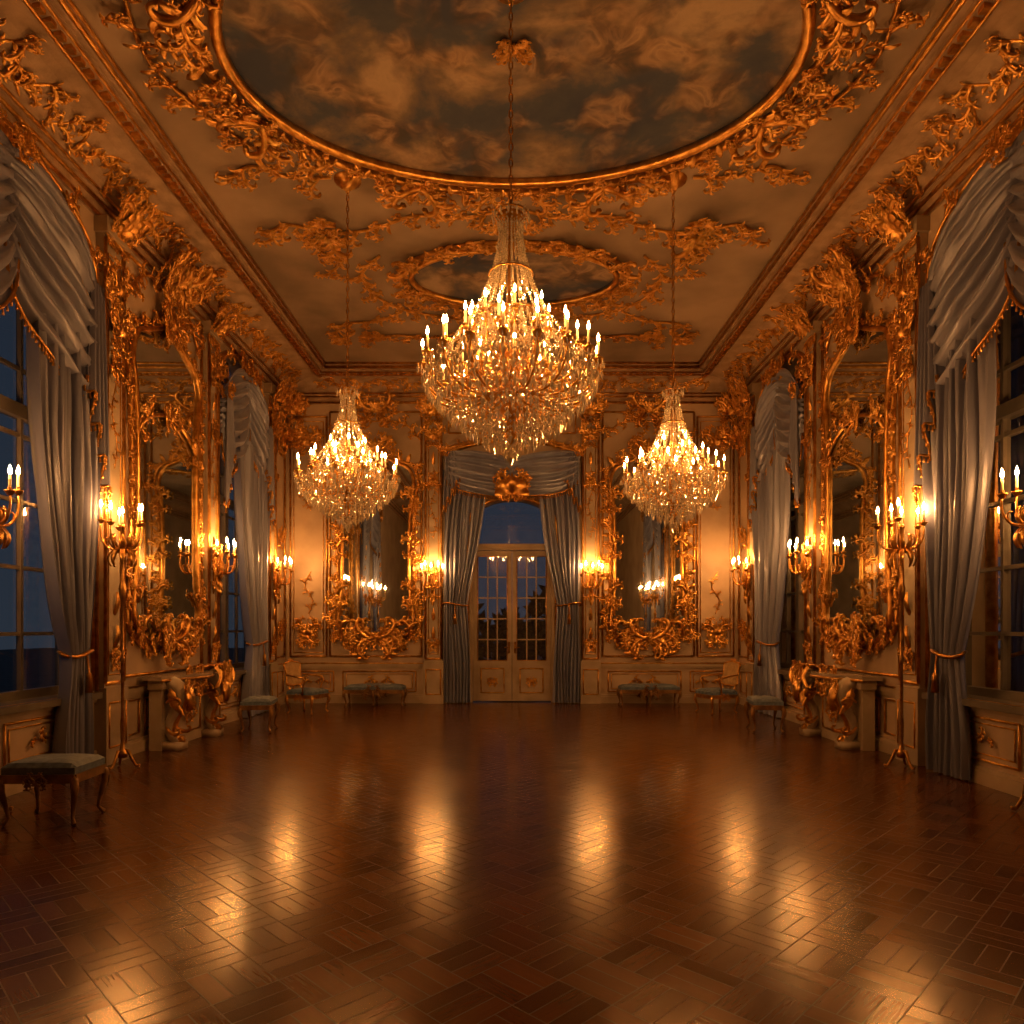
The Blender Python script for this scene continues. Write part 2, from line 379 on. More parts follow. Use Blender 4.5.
for nm,M,rs in (('left',ML,[(YF,D)]),('right',MR,[(YF,D)]),('back',MBK,[(-W,-1.0),(1.0,W)])):
    mb=MB(M)
    for a,b in rs: mb.box(a,b,0,.14,0,.05); mb.box(a,b,.14,.18,0,.03)
    structure('baseboard_'+nm,mb,CREAM2)
    mb=MB(M)
    for a,b in rs: mb.box(a,b,.78,.84,0,.06); mb.box(a,b,.74,.78,0,.035)
    structure('trim_%d'%tn,mb,CREAM2,label='painted chair rail'); tn+=1
    mb=MB(M)
    for a,b in rs: mb.tube([(a,.85,.05),(b,.85,.05)],.018,5)
    pn=[(-4.7,-3.75),(-3.65,-2.0),(-1.42,-1.08),(1.08,1.42),(2.0,3.65),(3.75,4.7)] if nm=='back' else [(2.2,3.7),(3.8,4.7),(5.15,6.5),(6.6,8.0),(8.62,9.1),(9.15,10.85),(11.4,12.45),(12.5,13.55),(14.1,14.8)]
    for a,b in pn:
        mb.rect(a+.05,b-.05,.25,.68,.02,.014)
        if b-a>.8:
            mb.rect(a+.12,b-.12,.31,.62,.012,.008)
            c=(a+b)/2; mb.u0=c
            for sg in (1,-1): mb.sg=sg; mb.flourish((c+.03,.46,.01),0,.26,1,0); mb.flourish((c+.2,.46,.01),.3,.16,-1,0)
            mb.sg=1
    if nm=='back':
        for a,b in ((-4.72,-3.95),(3.95,4.72)):
            mb.rect(a,b,1.0,6.1,.02,.022); mb.rect(a+.07,b-.07,1.08,6.0,.01,.01); c=(a+b)/2
            mb.crest(c,5.5,.9,.8,.02); mb.crest(c,1.45,.6,.8,.02); mb.crest(c,1.45,.5,.6,.02,down=True)
            mb.vine([(c,1.9),(c+.08,2.2),(c-.08,2.5),(c+.05,2.8)],L=.16,step=.1,w0=.02,r=.012,depth=0)
            mb.vine([(c,5.2),(c+.08,4.8),(c-.08,4.4),(c+.05,4.1)],L=.18,step=.1,w0=.02,r=.012,depth=0)
        for a,b in ((-3.88,-1.93),(1.93,3.88)): mb.rect(a,b,1.0,6.2,.02,.022)
        for s_ in (-1,1): mb.rect(s_*1.4,s_*1.05,1.0,4.9,.02,.016)
    else:
        mb.rect(8.7,10.87,1.0,6.3,.02,.022); mb.rect(14.15,14.85,1.0,6.2,.02,.022); mb.crest(14.5,5.4,.8,.9,.02); mb.crest(14.45,1.5,.55,.6,.02)
        mb.crest(14.45,3.4,.4,.6,.02)
    structure('trim_%d'%tn,mb,GOLD,smooth=True,label='gilded panel mouldings'); tn+=1
for M,ps in ((ML,PIL),(MR,PIL),(MBK,[(-1.85,-1.48),(1.48,1.85)])):
    for a,b in ps:
        mb=MB(M); mb.box(a,b,.9,6.36,0,.1); mb.box(a-.03,b+.03,0,.9,0,.14); mb.box(a-.04,b+.04,6.2,6.38,0,.16)
        structure('trim_%d'%tn,mb,CREAM2,label='painted pilaster'); tn+=1
        mb=MB(M); mb.rect(a+.02,b-.02,.95,6.15,.1,.026); mb.rect(a+.08,b-.08,1.05,6.0,.1,.01)
        c=(a+b)/2
        mb.crest(c,5.6,.5,.7,.1); mb.crest(c,4.75,.3,.5,.1,down=True)
        mb.vine([(c,5.0),(c+.05,4.6),(c-.05,4.2),(c+.05,3.8),(c,3.5)],L=.15,step=.1,w0=.1,r=.01,depth=0)
        for v in (1.35,1.75,5.05): mb.leaf((c,v,.1),pi/2,.28,.045,.15)
        mb.crest(c,1.2,.35,.4,.1)
        mb.rect(a+.03,b-.03,.2,.72,.14,.014)
        structure('trim_%d'%tn,mb,GOLD,smooth=True,label='gilded pilaster mouldings'); tn+=1
for M in (ML,MR):
    for a,b in (WIN1,WIN2):
        mb=MB(M)
        path=[(a,.88,.02),(a,3,.02)]+[(a+(b-a)*(1-math.cos(pi*i/20))/2,archv(a+(b-a)*(1-math.cos(pi*i/20))/2,a,b,SP,TP),.02) for i in range(21)]+[(b,3,.02),(b,.88,.02)]
        mb.tube(path,.065,6); mb.tube([(p[0],p[1],.08) for p in path],.025,5)
        mb.crest((a+b)/2,TP-.12,1.0,.4,.05)
        for s_,c in ((1,a),(-1,b)):
            mb.flourish((c,SP-.1,.04),pi/2-.3*s_,.45,-s_,2); mb.flourish((c,SP,.04),-pi/2+.3*s_,.4,s_,2)
            mb.flourish((c+s_*.3,SP+.45,.04),pi/4 if s_>0 else 3*pi/4,.4,-s_,1)
        structure('trim_%d'%tn,mb,GOLD,smooth=True,label='gilded arch moulding'); tn+=1
def lean(M,v0,k): return lambda u,v,w: M(u,v,w+max(0,v-v0)*k)
for M in (ML,MR):
    mb=MB(lean(M,6.2,.7))
    for (u,v,w_,h_) in ((8.38,6.35,.75,.75),(9.75,6.4,1.4,.65),(11.08,6.3,.7,.75)):
        mb.crest(u,v,w_,h_,.06); mb.crest(u,v-.05,w_*.75,h_*.7,.06,down=True); mb.shell(u,v+.05,.1,h_*.22)
    for s_ in (-1,1):
        mb.vine([(9.75+s_*.2,6.2),(9.75+s_*.5,6.25),(9.75+s_*.8,6.05),(9.75+s_*1.02,5.75)],L=.28,step=.11,w0=.04,r=.024,depth=1,fat=1.1)
    structure('trim_%d'%tn,mb,GOLD,smooth=True,label='gilded rocaille above the mirror'); tn+=1
    mb=MB(lean(M,6.1,.6)); mb.crest(13.9,6.15,.9,.8,.12); mb.crest(14.5,6.15,.7,.7,.05); mb.crest(8.35,5.1,.45,.7,.12)
    structure('trim_%d'%tn,mb,GOLD,smooth=True,label='gilded corner rocaille'); tn+=1
mb=MB(lean(MBK,6.2,.35))
for u in (-4.6,4.6): mb.crest(u,6.15,.7,.8,.04); mb.crest(u,5.6,.5,.7,.04)
for u in (-1.66,1.66): mb.crest(u,6.1,.8,.8,.12)
mb.crest(-2.9,6.2,1.4,.6,.05); mb.crest(2.9,6.2,1.4,.6,.05); mb.crest(0,6.25,1.0,.5,.05)
mb.rect(-1.35,1.35,5.75,6.2,.02,.02)
for s_ in (-1,1):
    mb.vine([(s_*.15,5.95),(s_*.5,6.05),(s_*.9,5.9),(s_*1.25,6.0)],L=.2,step=.1,w0=.03,r=.012,depth=1)
    mb.vine([(s_*1.95,5.6),(s_*2.3,5.95),(s_*2.9,6.0),(s_*3.5,5.95),(s_*3.85,5.6)],L=.3,step=.12,w0=.03,r=.02,depth=1,fat=1.1)
structure('trim_%d'%tn,mb,GOLD,smooth=True,label='gilded rocaille frieze'); tn+=1
# ------------------------------------------------------------ windows
def window(name,M,a,b,sill,top,cols,rows,w=-.3):
    e=MB(M)
    e.box(a,b,sill,sill+.1,w-.04,w+.045); e.box(a,a+.09,sill,top,w-.04,w+.05); e.box(b-.09,b,sill,top,w-.04,w+.05)
    e.box(a,b,3.78,3.92,w-.045,w+.07); e.box((a+b)/2-.07,(a+b)/2+.07,sill,top,w-.05,w+.06)
    for i in range(1,cols):
        if i*2==cols: continue
        u=a+(b-a)*i/cols; e.box(u-.02,u+.02,sill,top,w-.02,w+.03)
    for j in range(1,rows):
        v=sill+(top-sill)*j/rows; e.box(a,b,v-.02,v+.02,w-.018,w+.025)
    e.box(a-.05,b+.05,sill-.06,sill+.01,-.3,.12)
    o=structure(name,e,WINW,label='tall arched window with painted muntins')
    g=MB(M); g.add([(a,sill,w-.01),(b,sill,w-.01),(b,top,w-.01),(a,top,w-.01)],[(0,1,2,3)])
    part(o,'window_glass',g.mesh('window_glass',GLASS),label='dark night-time glass panes')
window('window_1',ML,*WIN1,.85,TP+.02,4,8)
window('window_2',MR,*WIN1,.85,TP+.02,4,8)
window('window_3',ML,*WIN2,.85,TP+.02,4,8)
window('window_4',MR,*WIN2,.85,TP+.02,4,8)
e=MB(MBK); e.box(-.92,.92,3.28,3.42,-.3,-.18); e.box(-.92,-.845,0,4.4,-.3,-.16); e.box(.845,.92,0,4.4,-.3,-.16)
o=structure('window_5',e,CREAM2,label='arched transom light over the doors')
g=MB(MBK); g.add([(-.84,3.42,-.25),(.84,3.42,-.25),(.84,4.35,-.25),(-.84,4.35,-.25)],[(0,1,2,3)]); part(o,'window_glass',g.mesh('window_glass',GLASS))
for i,(a,b) in enumerate(((-.84,-.005),(.005,.84))):
    e=MB(MBK); w0,w1=-.28,-.22
    e.box(a,a+.11,.02,3.27,w0,w1); e.box(b-.11,b,.02,3.27,w0,w1)
    for v0_,v1_ in ((.02,.14),(.78,.9),(3.15,3.27)): e.box(a+.11,b-.11,v0_,v1_,w0+.002,w1-.004)
    e.box(a+.105,b-.105,.13,.79,w0+.02,w1-.02)
    for k in (1,2): u=a+.11+(b-a-.22)*k/3; e.box(u-.014,u+.014,.9,3.15,w0+.01,w1-.01)
    for k in range(1,5): v=.9+2.25*k/5; e.box(a+.1,b-.1,v-.014,v+.014,w0+.012,w1-.013)
    o=structure('door_%d'%(i+1),e,CREAM2,label='glazed double-door leaf with gilded lower panel')
    g=MB(MBK); g.add([(a+.1,.9,-.25),(b-.1,.9,-.25),(b-.1,3.15,-.25),(a+.1,3.15,-.25)],[(0,1,2,3)]); part(o,'door_glass',g.mesh('door_glass',GLASS))
    g=MB(MBK); g.rect(a+.17,b-.17,.2,.72,w1-.015,.014); g.crest((a+b)/2,.42,.35,.25,w1-.02); g.rect(a+.1,b-.1,.9,3.15,w1,.01); part(o,'gilded_moulding',g.mesh('gilded_moulding',GOLD))
    hu=b-.06 if i==0 else a+.06
    g=MB(MBK); g.box(hu-.02,hu+.02,1.05,1.3,w1,w1+.015); g.tube([(hu,1.18,w1),(hu,1.18,w1+.06),(hu+(-.1 if i==0 else .1),1.18,w1+.07)],.011,6); part(o,'handle',g.mesh('handle',GOLDD))
mb=MB(MBK)
path=[(-.95,0,.02),(-.95,3.7,.02)]+[(-.95*math.cos(pi*i/16),3.75+.64*math.sin(pi*i/16),.02) for i in range(17)]+[(.95,3.7,.02),(.95,0,.02)]
mb.tube(path,.045,6); structure('trim_%d'%tn,mb,GOLD,smooth=True,label='gilded door architrave'); tn+=1
# ------------------------------------------------------------ curtains
def ease(t): return t*t*(3-2*t)
def drape(mb,top,tie,bot,vt,vtie,vb,w0,nf,amp=.07,ph=0,pw=3.2):
    cols=nf*8; rows=48
    def f(s,q):
        v=vt+(vb-vt)*q
        if v>vtie:
            t=((vt-v)/(vt-vtie)); k=.25*t+.75*t**pw; l=top[0]+(tie[0]-top[0])*k; r=top[1]+(tie[1]-top[1])*k
        else:
            t=((vtie-v)/(vtie-vb)); k=ease(min(1,t*1.3)); l=tie[0]+(bot[0]-tie[0])*k; r=tie[1]+(bot[1]-tie[1])*k
        nar=(r-l)/(top[1]-top[0]); x=s+.015*math.sin(v*2.1+s*9+ph)
        a=amp*(.55+.45*nar)*(1+.35*math.sin(s*23+ph))
        return (l+(r-l)*x+.01*math.sin(v*3+s*5),v,w0+a*math.sin(2*pi*nf*s+ph+.5*math.sin(v*1.3+ph))+.025*math.sin(2*pi*nf*2.3*s+v))
    mb.grid(f,cols,rows)
def swag(mb,A,B,s0,s1,bulge,nf,w0=.1,drop=.25,amp=.04,pw=.7):
    def f(s,t):
        c=max(0,4*s*(1-s))
        u=A[0]+(B[0]-A[0])*(s+.03*math.sin(6*t+2)*c); v=A[1]+(B[1]-A[1])*s-(s0+(s1-s0)*t)*c**(1-(1-pw)*t)-drop*t*(1-c)
        ph=2*pi*nf*t+1.6*s+1.3*math.sin(5*s+1)
        w=w0+bulge*math.sin(pi*(t*.85+.08))*c**.6+amp*(.55+.7*c)*(math.sin(ph)+.4*math.sin(2.3*ph+3*s)+.2*math.sin(11*s+3*t))
        return (u,v,w)
    mb.grid(f,36,nf*8); return [f(i/36,1) for i in range(37)]
def jabot(mb,ua,ub,vt,l0,l1,w0,nf=4,amp=.05):
    def f(s,t):
        L=l0+(l1-l0)*s; v=vt-L*t; fl=.6+.4*t
        uc=(ua+ub)/2; u=uc+(ua+(ub-ua)*s-uc)*fl
        return (u,v+.07*math.sin(2*pi*nf*s)*t,w0+amp*math.sin(2*pi*nf*s)*(.5+.6*t))
    mb.grid(f,nf*8,16); return [f(i/(nf*8),1) for i in range(nf*8+1)]
def curtain(M,base,top,tie,bot,vt,vtie,vb,w0,nf,lab,grp,pw=3.2,mat=None):
    e=empty('curtain',base,lab,'curtain',group=grp)
    mb=MB(M); drape(mb,top,tie,bot,vt,vtie,vb,w0,nf,ph=R_.random()*6,pw=pw); part(e,'curtain_fabric',mb.mesh('curtain_fabric',mat or CURT,org=base))
    mb=MB(M); c=(tie[0]+tie[1])/2; h=(tie[1]-tie[0])/2+.03
    mb.tube([(c+h*math.cos(a),vtie+.03*math.sin(a*2),w0+.11*math.sin(a)) for a in [2*pi*i/20 for i in range(20)]],.022,6,closed=True,ref=(0,1,0))
    mb.tube([(c,vtie-.02,w0+.12),(c,vtie-.2,w0+.14),(c,vtie-.22,w0+.14),(c,vtie-.42,w0+.14)],[.012,.012,.03,.04],8,ref=(1,0,0))
    part(e,'tieback',mb.mesh('tieback',GOLDD,org=base),label='gold tasselled tieback')
cl='silver-blue satin curtain with gold tieback at tall window'
for M,s in ((ML,-1),(MR,1)):
    curtain(M,(s*(W-.15),7.7,0),(6.88,7.95),(7.38,7.78),(7.25,7.86),4.75,1.32,.02,.12,9,cl,'side window curtains')
    curtain(M,(s*(W-.15),5.4,0),(5.17,5.75),(5.2,5.45),(5.18,5.5),4.75,1.32,.02,.12,6,cl,'side window curtains')
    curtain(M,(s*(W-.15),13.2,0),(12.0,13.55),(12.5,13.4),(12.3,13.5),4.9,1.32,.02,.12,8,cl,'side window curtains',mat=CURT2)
for s in (-1,1):
    def MM(u,v,w,s=s): return (s*u,D-w,v)
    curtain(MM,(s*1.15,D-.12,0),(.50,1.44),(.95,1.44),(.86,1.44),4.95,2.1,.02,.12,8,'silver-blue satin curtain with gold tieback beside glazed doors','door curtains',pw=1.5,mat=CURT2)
def valance(M,base,a,b,vt,vc,sd,jl,bul,lab,wofs=.16,single=False,mat=None):
    mat=mat or CURT
    e=empty('curtain_valance',base,lab,'valance'); ed=[]; c=(a+b)/2; hw=(b-a)/2
    if single: L_=[((a,vt),(c+.12*hw,vc-.1),-.1,.78*sd,wofs+.02,6,.75,.05),((c-.12*hw,vc-.1),(b,vt),-.1,.78*sd,wofs+.05,6,.75,.05)]
    else: L_=[((a,vt),(c+.06*hw,vc),-.22*sd,1.0*sd,wofs,8,.5,.05),((c-.06*hw,vc),(b,vt),-.22*sd,1.0*sd,wofs,8,.5,.05)]
    for (A,B,s0,s1,w_,nf,pw,am) in L_:
        mb=MB(M); q=swag(mb,A,B,s0,s1,bul,nf,w_,drop=.5*sd,amp=am,pw=pw); ed.append(q); part(e,'swag',mb.mesh('swag',mat,org=base))
    j=.2+.09*hw
    mb=MB(M); ed.append(jabot(mb,a-.04,a+j,vt,jl,jl*.45,wofs+.1)); part(e,'jabot',mb.mesh('jabot',mat,org=base))
    mb=MB(M); mb.u0=c; mb.sg=-1; jabot(mb,a-.04,a+j,vt,jl,jl*.45,wofs+.1); part(e,'jabot',mb.mesh('jabot',mat,org=base))
    ed.append([(2*c-p[0],p[1],p[2]) for p in ed[-1]])
    mb=MB(M)
    for q in ed:
        mb.tube(q,.018,5)
        for p in q: mb.tube([p,(p[0],p[1]-.08,p[2])],[.006,.016],4,ref=(1,0,0))
    part(e,'fringe',mb.mesh('fringe',GOLDD,org=base),label='gold bullion fringe')
    for u in (a,c,b) if not single else (a,b):
        mb=MB(M); mb.crest(u,(vt if u!=c else vc)-.02,.35,.35,wofs+.14); part(e,'gilded_rosette',mb.mesh('gilded_rosette',GOLD,org=base))
    return e
for M,s in ((ML,-1),(MR,1)):
    valance(M,(s*(W-.15),6.6,5.2),WIN1[0]+.04,WIN1[1]-.04,5.45,6.1,1.5,2.4,.14,'deep swagged satin valance with gold fringe in window arch',wofs=.1)
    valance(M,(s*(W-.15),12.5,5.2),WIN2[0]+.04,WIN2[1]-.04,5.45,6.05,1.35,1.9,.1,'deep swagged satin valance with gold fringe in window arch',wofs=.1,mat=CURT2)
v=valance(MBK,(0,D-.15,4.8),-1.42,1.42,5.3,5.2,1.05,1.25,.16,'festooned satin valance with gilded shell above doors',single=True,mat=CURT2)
mb=MB(MBK); mb.crest(0,4.55,1.05,.75,.36); mb.crest(0,4.5,.95,.6,.36,down=True); mb.shell(0,4.42,.4,.36)
part(v,'gilded_shell',mb.mesh('gilded_shell',GOLD,org=(0,D-.15,4.8)),label='gilded shell cartouche')
mb=MB(MBK); mb.tube([(-1.46+2.92*i/20,5.3+.28*math.sin(pi*i/20),.14) for i in range(21)],.045,6); mb.tube([(-1.46+2.92*i/20,5.38+.28*math.sin(pi*i/20),.1) for i in range(21)],.03,6)
for s_ in (-1,1): mb.vine([(s_*.1,5.6),(s_*.6,5.58),(s_*1.1,5.45),(s_*1.45,5.3)],L=.2,step=.1,w0=.16,r=.015,depth=1)
part(v,'pelmet_rail',mb.mesh('pelmet_rail',GOLD,org=(0,D-.15,4.8)))
# ------------------------------------------------------------ mirrors
HALF=[(0,0),(.22,-.01),(.38,.02),(.49,.07),(.48,.16),(.45,.28),(.44,.5),(.45,.66),(.47,.78),(.5,.85),(.44,.93),(.26,.97),(.12,1.0)]
def outline(c,w,v0,v1):
    h=v1-v0; P=[(c+x*w,v0+y*h) for x,y in HALF]+[(c,v0+1.03*h)]+[(c-x*w,v0+y*h) for x,y in HALF[:0:-1]]
    return catmull(P,5)
def mirror(M,base,c,w,v0,v1,label,split=None,top=True):
    e=empty('wall_mirror',base,label,'mirror')
    pth=outline(c,w,v0,v1)
    mb=MB(M); mb.add([(p[0],p[1],.035) for p in pth],[tuple(range(len(pth)))]); part(e,'mirror_glass',mb.mesh('mirror_glass',MIRR,org=base,smooth=False))
    mb=MB(M)
    mb.tube([(p[0],p[1],.05) for p in pth],.038,6,closed=True)
    cx,cy=c,(v0+v1)/2
    big=[(cx+(p[0]-cx)*1.12,cy+(p[1]-cy)*1.03,.03) for p in pth]
    mb.tube(big,.034,6,closed=True)
    mb.frame_orn([(p[0],p[1]) for p in big],.18 if split else .28,.13,w0=.03,depth=1,fat=1.15)
    mb.frame_orn([((p[0]+q[0])/2,(p[1]+q[1])/2) for p,q in zip(big,pth)],.13,.08,w0=.05,fat=1.2)
    if not split:
        for fy in (.25,.5,.75):
            for sg in (1,-1):
                mb.u0=c; mb.sg=sg; y=v0+fy*(v1-v0); mb.flourish((c+.5*w,y,.05),1.9,.42,1,2); mb.flourish((c+.5*w,y,.05),-1.9,.36,-1,1); mb.sg=1
    part(e,'gilded_frame',mb.mesh('gilded_frame',GOLD,org=base),label='gilded scrolling rococo frame')
    mb=MB(M)
    k_=.75 if split else 1.0
    mb.crest(c,v1+.1,w*.75*k_,w*.5*k_,.06); mb.crest(c,v1+.05,w*.5*k_,w*.3*k_,.06,down=True)
    part(e,'crest',mb.mesh('crest',GOLD,org=base),label='gilded shell crest')
    mb=MB(M)
    q_=.78 if split else 1.12
    mb.crest(c,v0-.0,w*.95*q_,w*.28*q_,.07); mb.crest(c,v0+.05,w*.9*q_,w*.22,.07,down=True)
    mb.u0=c
    for sg in (1,-1):
        mb.sg=sg; mb.flourish((c+.44*w,v0+.02,.06),1.3,w*.32*q_,1,1); mb.flourish((c+.45*w,v0+.5,.05),1.4,w*.22*q_,1,1); mb.flourish((c+.38*w,v0-.02,.06),.2,w*.2*q_,1,1); mb.flourish((c+.2*w,v0-.05,.06),-.1,w*.24*q_,1,1); mb.flourish((c+.3*w,v0-.05,.06),pi-.2,w*.24*q_,-1,1)
    mb.sg=1
    part(e,'apron_carving',mb.mesh('apron_carving',GOLD,org=base),label='heavy gilded foliage at the foot of frame')
    if split:
        mb=MB(M); mb.crest(c,split,w*.4,w*.24,.05)
        mb.tube([(c-.44*w,split-.35,.07)]+[(c+(-.44+.88*i/12)*w,split-.35+.38*math.sin(pi*i/12)**.7,.07) for i in range(1,12)]+[(c+.44*w,split-.35,.07)],.028,6)
        mb.u0=c
        for sg in (1,-1):
            mb.sg=sg; mb.flourish((c+.42*w,split-.3,.05),1.9,w*.2,1,1); mb.flourish((c+.42*w,split-.3,.05),-1.9,w*.15,-1,1); mb.flourish((c+.25*w,split-.02,.05),.8,w*.14,1,1)
        mb.sg=1
        part(e,'divider_carving',mb.mesh('divider_carving',GOLD,org=base),label='gilded rocaille across the mirror')
for M,s in ((ML,-1),(MR,1)):
    mirror(M,(s*W,9.78,1.3),9.78,1.88,1.42,5.7,'tall gilded rococo mirror above a console table',split=4.5)
for s in (-1,1):
    mirror(MBK,(s*2.9,D,1.3),s*2.9,1.62,1.36,5.25,'tall gilded rococo mirror above an upholstered bench')
# ------------------------------------------------------------ candle, flame
def flame_mesh(k,mat):
    mb=MB(); mb.lathe([(0.001,0),(.010*k,.012*k),(.0155*k,.03*k),(.012*k,.052*k),(.005*k,.075*k),(.0005,.09*k)],8); return mb.mesh('flame',mat)
FL=flame_mesh(.82,FLAME); FLS=flame_mesh(1.0,FLAMES)
mb=MB(); mb.lathe([(0,0),(.011,0),(.011,.11),(0.004,.115),(0,.12)],8); CAN=mb.mesh('candle',WAX)
def candle(x,y,z,fl=None):
    return dict(n='candle',m=CAN,l=(x,y,z),c=[dict(n='flame',m=fl or FL,l=(0,0,.112),label='glowing candle flame')])
# ------------------------------------------------------------ chandelier
def chandelier_tpl(R,tiers,chain,dens):
    T=[]
    mb=MB()
    mb.lathe([(0,-.9*R),(.03*R,-.86*R),(.09*R,-.8*R),(.05*R,-.72*R),(.1*R,-.6*R),(.14*R,-.5*R),(.06*R,-.4*R),(.05*R,-.2*R),(.1*R,-.05*R),(.13*R,.08*R),(.05*R,.2*R),(.04*R,.45*R),(.08*R,.6*R),(.04*R,.75*R),(.035*R,1.3*R),(.07*R,1.4*R),(.03*R,1.5*R),(.12*R,1.66*R),(.16*R,1.72*R),(.02*R,1.76*R),(.02*R,1.9*R),(0,1.9*R)],12)
    for r,z in ((.48*R,.5*R),(.19*R,1.74*R),(.25*R,1.05*R)):
        mb.tube([(r*math.cos(a),r*math.sin(a),z) for a in [2*pi*i/32 for i in range(32)]],.010*R+.002,5,closed=True)
    T.append(dict(n='stem',m=mb.mesh('stem',GOLDD)))
    cr=MB()
    for ti,(rf,zf,n) in enumerate(tiers):
        r=rf*R; z=zf*R
        mb=MB(); pts=[(p[0],0,p[1]) for p in bez(((.07*R,z-.2*R),(.35*r,z-.52*R),(1.0*r,z-.52*R),(r,z-.03*R)),14)]
        mb.tube(pts,[.015*R+.002-.0002*i for i in range(15)],6,ref=(0,1,0))
        mb.lathe([(0,-.05),(.02,-.045),(.045,-.012),(.05,0),(.015,.004),(.018,.03),(.016,.03),(0,.03)],10,(r,0,z))
        mb.tube([(pts[7][0],0,pts[7][2])]+[(pts[7][0]+.1*R*math.sin(a)*(a/4),0,pts[7][2]+.1*R*(1-math.cos(a))) for a in (.6,1.2,1.8,2.4,3.0,3.6,4.2)],.006*R+.002,5,ref=(0,1,0))
        am=mb.mesh('arm',GOLD)
        for i in range(n):
            a=2*pi*(i+.5*(ti%2))/n; T.append(dict(n='arm',m=am,r=(0,0,a)))
            T.append(candle(r*math.cos(a),r*math.sin(a),z+.025))
            for k in range(7):
                b=2*pi*k/7; cr.bead((r*math.cos(a)+.048*math.cos(b),r*math.sin(a)+.048*math.sin(b),z-.045),.012,.075)
            cr.bead((r*math.cos(a),r*math.sin(a),z-.14),.02,.12)
            a2=2*pi*(i+1+.5*(ti%2))/n
            for k in range(1,12):
                t=k/12; x=r*((1-t)*math.cos(a)+t*math.cos(a2)); y=r*((1-t)*math.sin(a)+t*math.sin(a2))
                zz=z-.02-.16*R*4*t*(1-t); cr.bead((x,y,zz),.013,.032)
                if k%2==0: cr.bead((x,y,zz-.045),.013,.075)
            if i%2==0:
                for k in range(1,16):
                    t=k/16; rr=r*(1-t)+.1*R*t; cr.bead((rr*math.cos(a),rr*math.sin(a),z+.02+(.42*R)*t-.14*R*math.sin(pi*t)),.011,.028)
            for k in range(3,13,2):
                p=pts[k]; cr.bead((p[0]*math.cos(a),p[0]*math.sin(a),p[2]-.05),.012,.07)
    def strings(n,r0,z0,r1,z1,power,m,sz,ofs=0):
        for i in range(n):
            a=2*pi*(i+ofs)/n
            for k in range(m+1):
                t=k/m; r=r0+(r1-r0)*t**power; z=z0+(z1-z0)*t
                cr.bead((r*math.cos(a),r*math.sin(a),z),sz*(.7+.5*t),sz*2.5)
    strings(int(20*dens),.13*R,1.62*R,.48*R,.5*R,1.9,int(30*dens),.013)
    strings(int(9*dens),.10*R,1.6*R,.2*R,.9*R,1.6,int(22*dens),.013,.5)
    strings(int(22*dens),.48*R,.5*R,.84*R,-.1*R,.75,int(16*dens),.012,.25)
    strings(int(14*dens),.21*R,1.76*R,.13*R,1.60*R,.6,4,.011)
    for r,z,l in ((.21*R,1.74*R,.085),(.14*R,1.62*R,.06),(.16*R,1.4*R,.06),(.24*R,1.1*R,.07),(.48*R,.48*R,.09),(.33*R,.82*R,.075)):
        n=max(12,int(62*r/R*dens))
        for i in range(n):
            a=2*pi*i/n; cr.bead((r*math.cos(a),r*math.sin(a),z-.03),.014,l)
    for (r,za,zb) in ((.95,-.16,-.30),(.84,-.24,-.44),(.70,-.34,-.58),(.56,-.44,-.70),(.42,-.54,-.80),(.29,-.64,-.88),(.17,-.74,-.94),(.07,-.85,-1.0)):
        n=max(6,int(56*dens*r)); m=int((za-zb)/.058)
        for i in range(n):
            a=2*pi*(i+R_.random()*.25)/n
            for k in range(m+1):
                z=za+(zb-za)*k/max(1,m); cr.bead((r*R*math.cos(a),r*R*math.sin(a),z*R),.012 if k<m else .018,.034 if k<m else .10)
    cr.bead((0,0,-1.05*R),.04,.13)
    T.append(dict(n='crystal_drops',m=cr.mesh('crystal_drops',CRYS,smooth=False),kind='stuff',label='strings and tiers of faceted crystal drops'))
    mb=MB(); z=1.9*R; k=0
    while z<chain-.05:
        L=.085; pts=[]
        for q in range(8):
            a=2*pi*q/8; x=.016*math.cos(a); zz=z+L/2+L*.5*math.sin(a)
            pts.append((x,0,zz) if k%2==0 else (0,x,zz))
        mb.tube(pts,.0065,4,closed=True,ref=(0,1,0) if k%2==0 else (1,0,0)); z+=L*.82; k+=1
    T.append(dict(n='chain',m=mb.mesh('chain',GOLDD)))
    mb=MB(); mb.lathe([(0,-.16),(.02,-.16),(.03,-.1),(.08,-.08),(.1,-.03),(.16,-.02),(.17,0)],16,(0,0,chain)); T.append(dict(n='ceiling_rose',m=mb.mesh('ceiling_rose',GOLD)))
    return T
z0=3.84
big=chandelier_tpl(.75,[(1.0,0,18),(.76,.2,12),(.44,.46,8),(.42,-.04,6)],H-z0,1.15)  # last tier: extra inner candles, added to light the crystals from within
spawn(big,'chandelier',(-.01,6.0,z0),.1,'grand tiered crystal chandelier with lit candles on long chain','chandelier')
z1=3.47
sm=chandelier_tpl(.6,[(1.0,0,12),(.70,.2,9),(.36,.44,5),(.4,-.02,5)],H-z1,.95)  # here too the last inner tier is added to brighten the crystals
spawn(sm,'chandelier',(-2.02,8.6,z1),.0,'smaller crystal chandelier with lit candles on thin chain','chandelier','smaller crystal chandeliers')
spawn(sm,'chandelier',(1.98,8.6,z1),.2,'smaller crystal chandelier with lit candles on thin chain','chandelier','smaller crystal chandeliers')
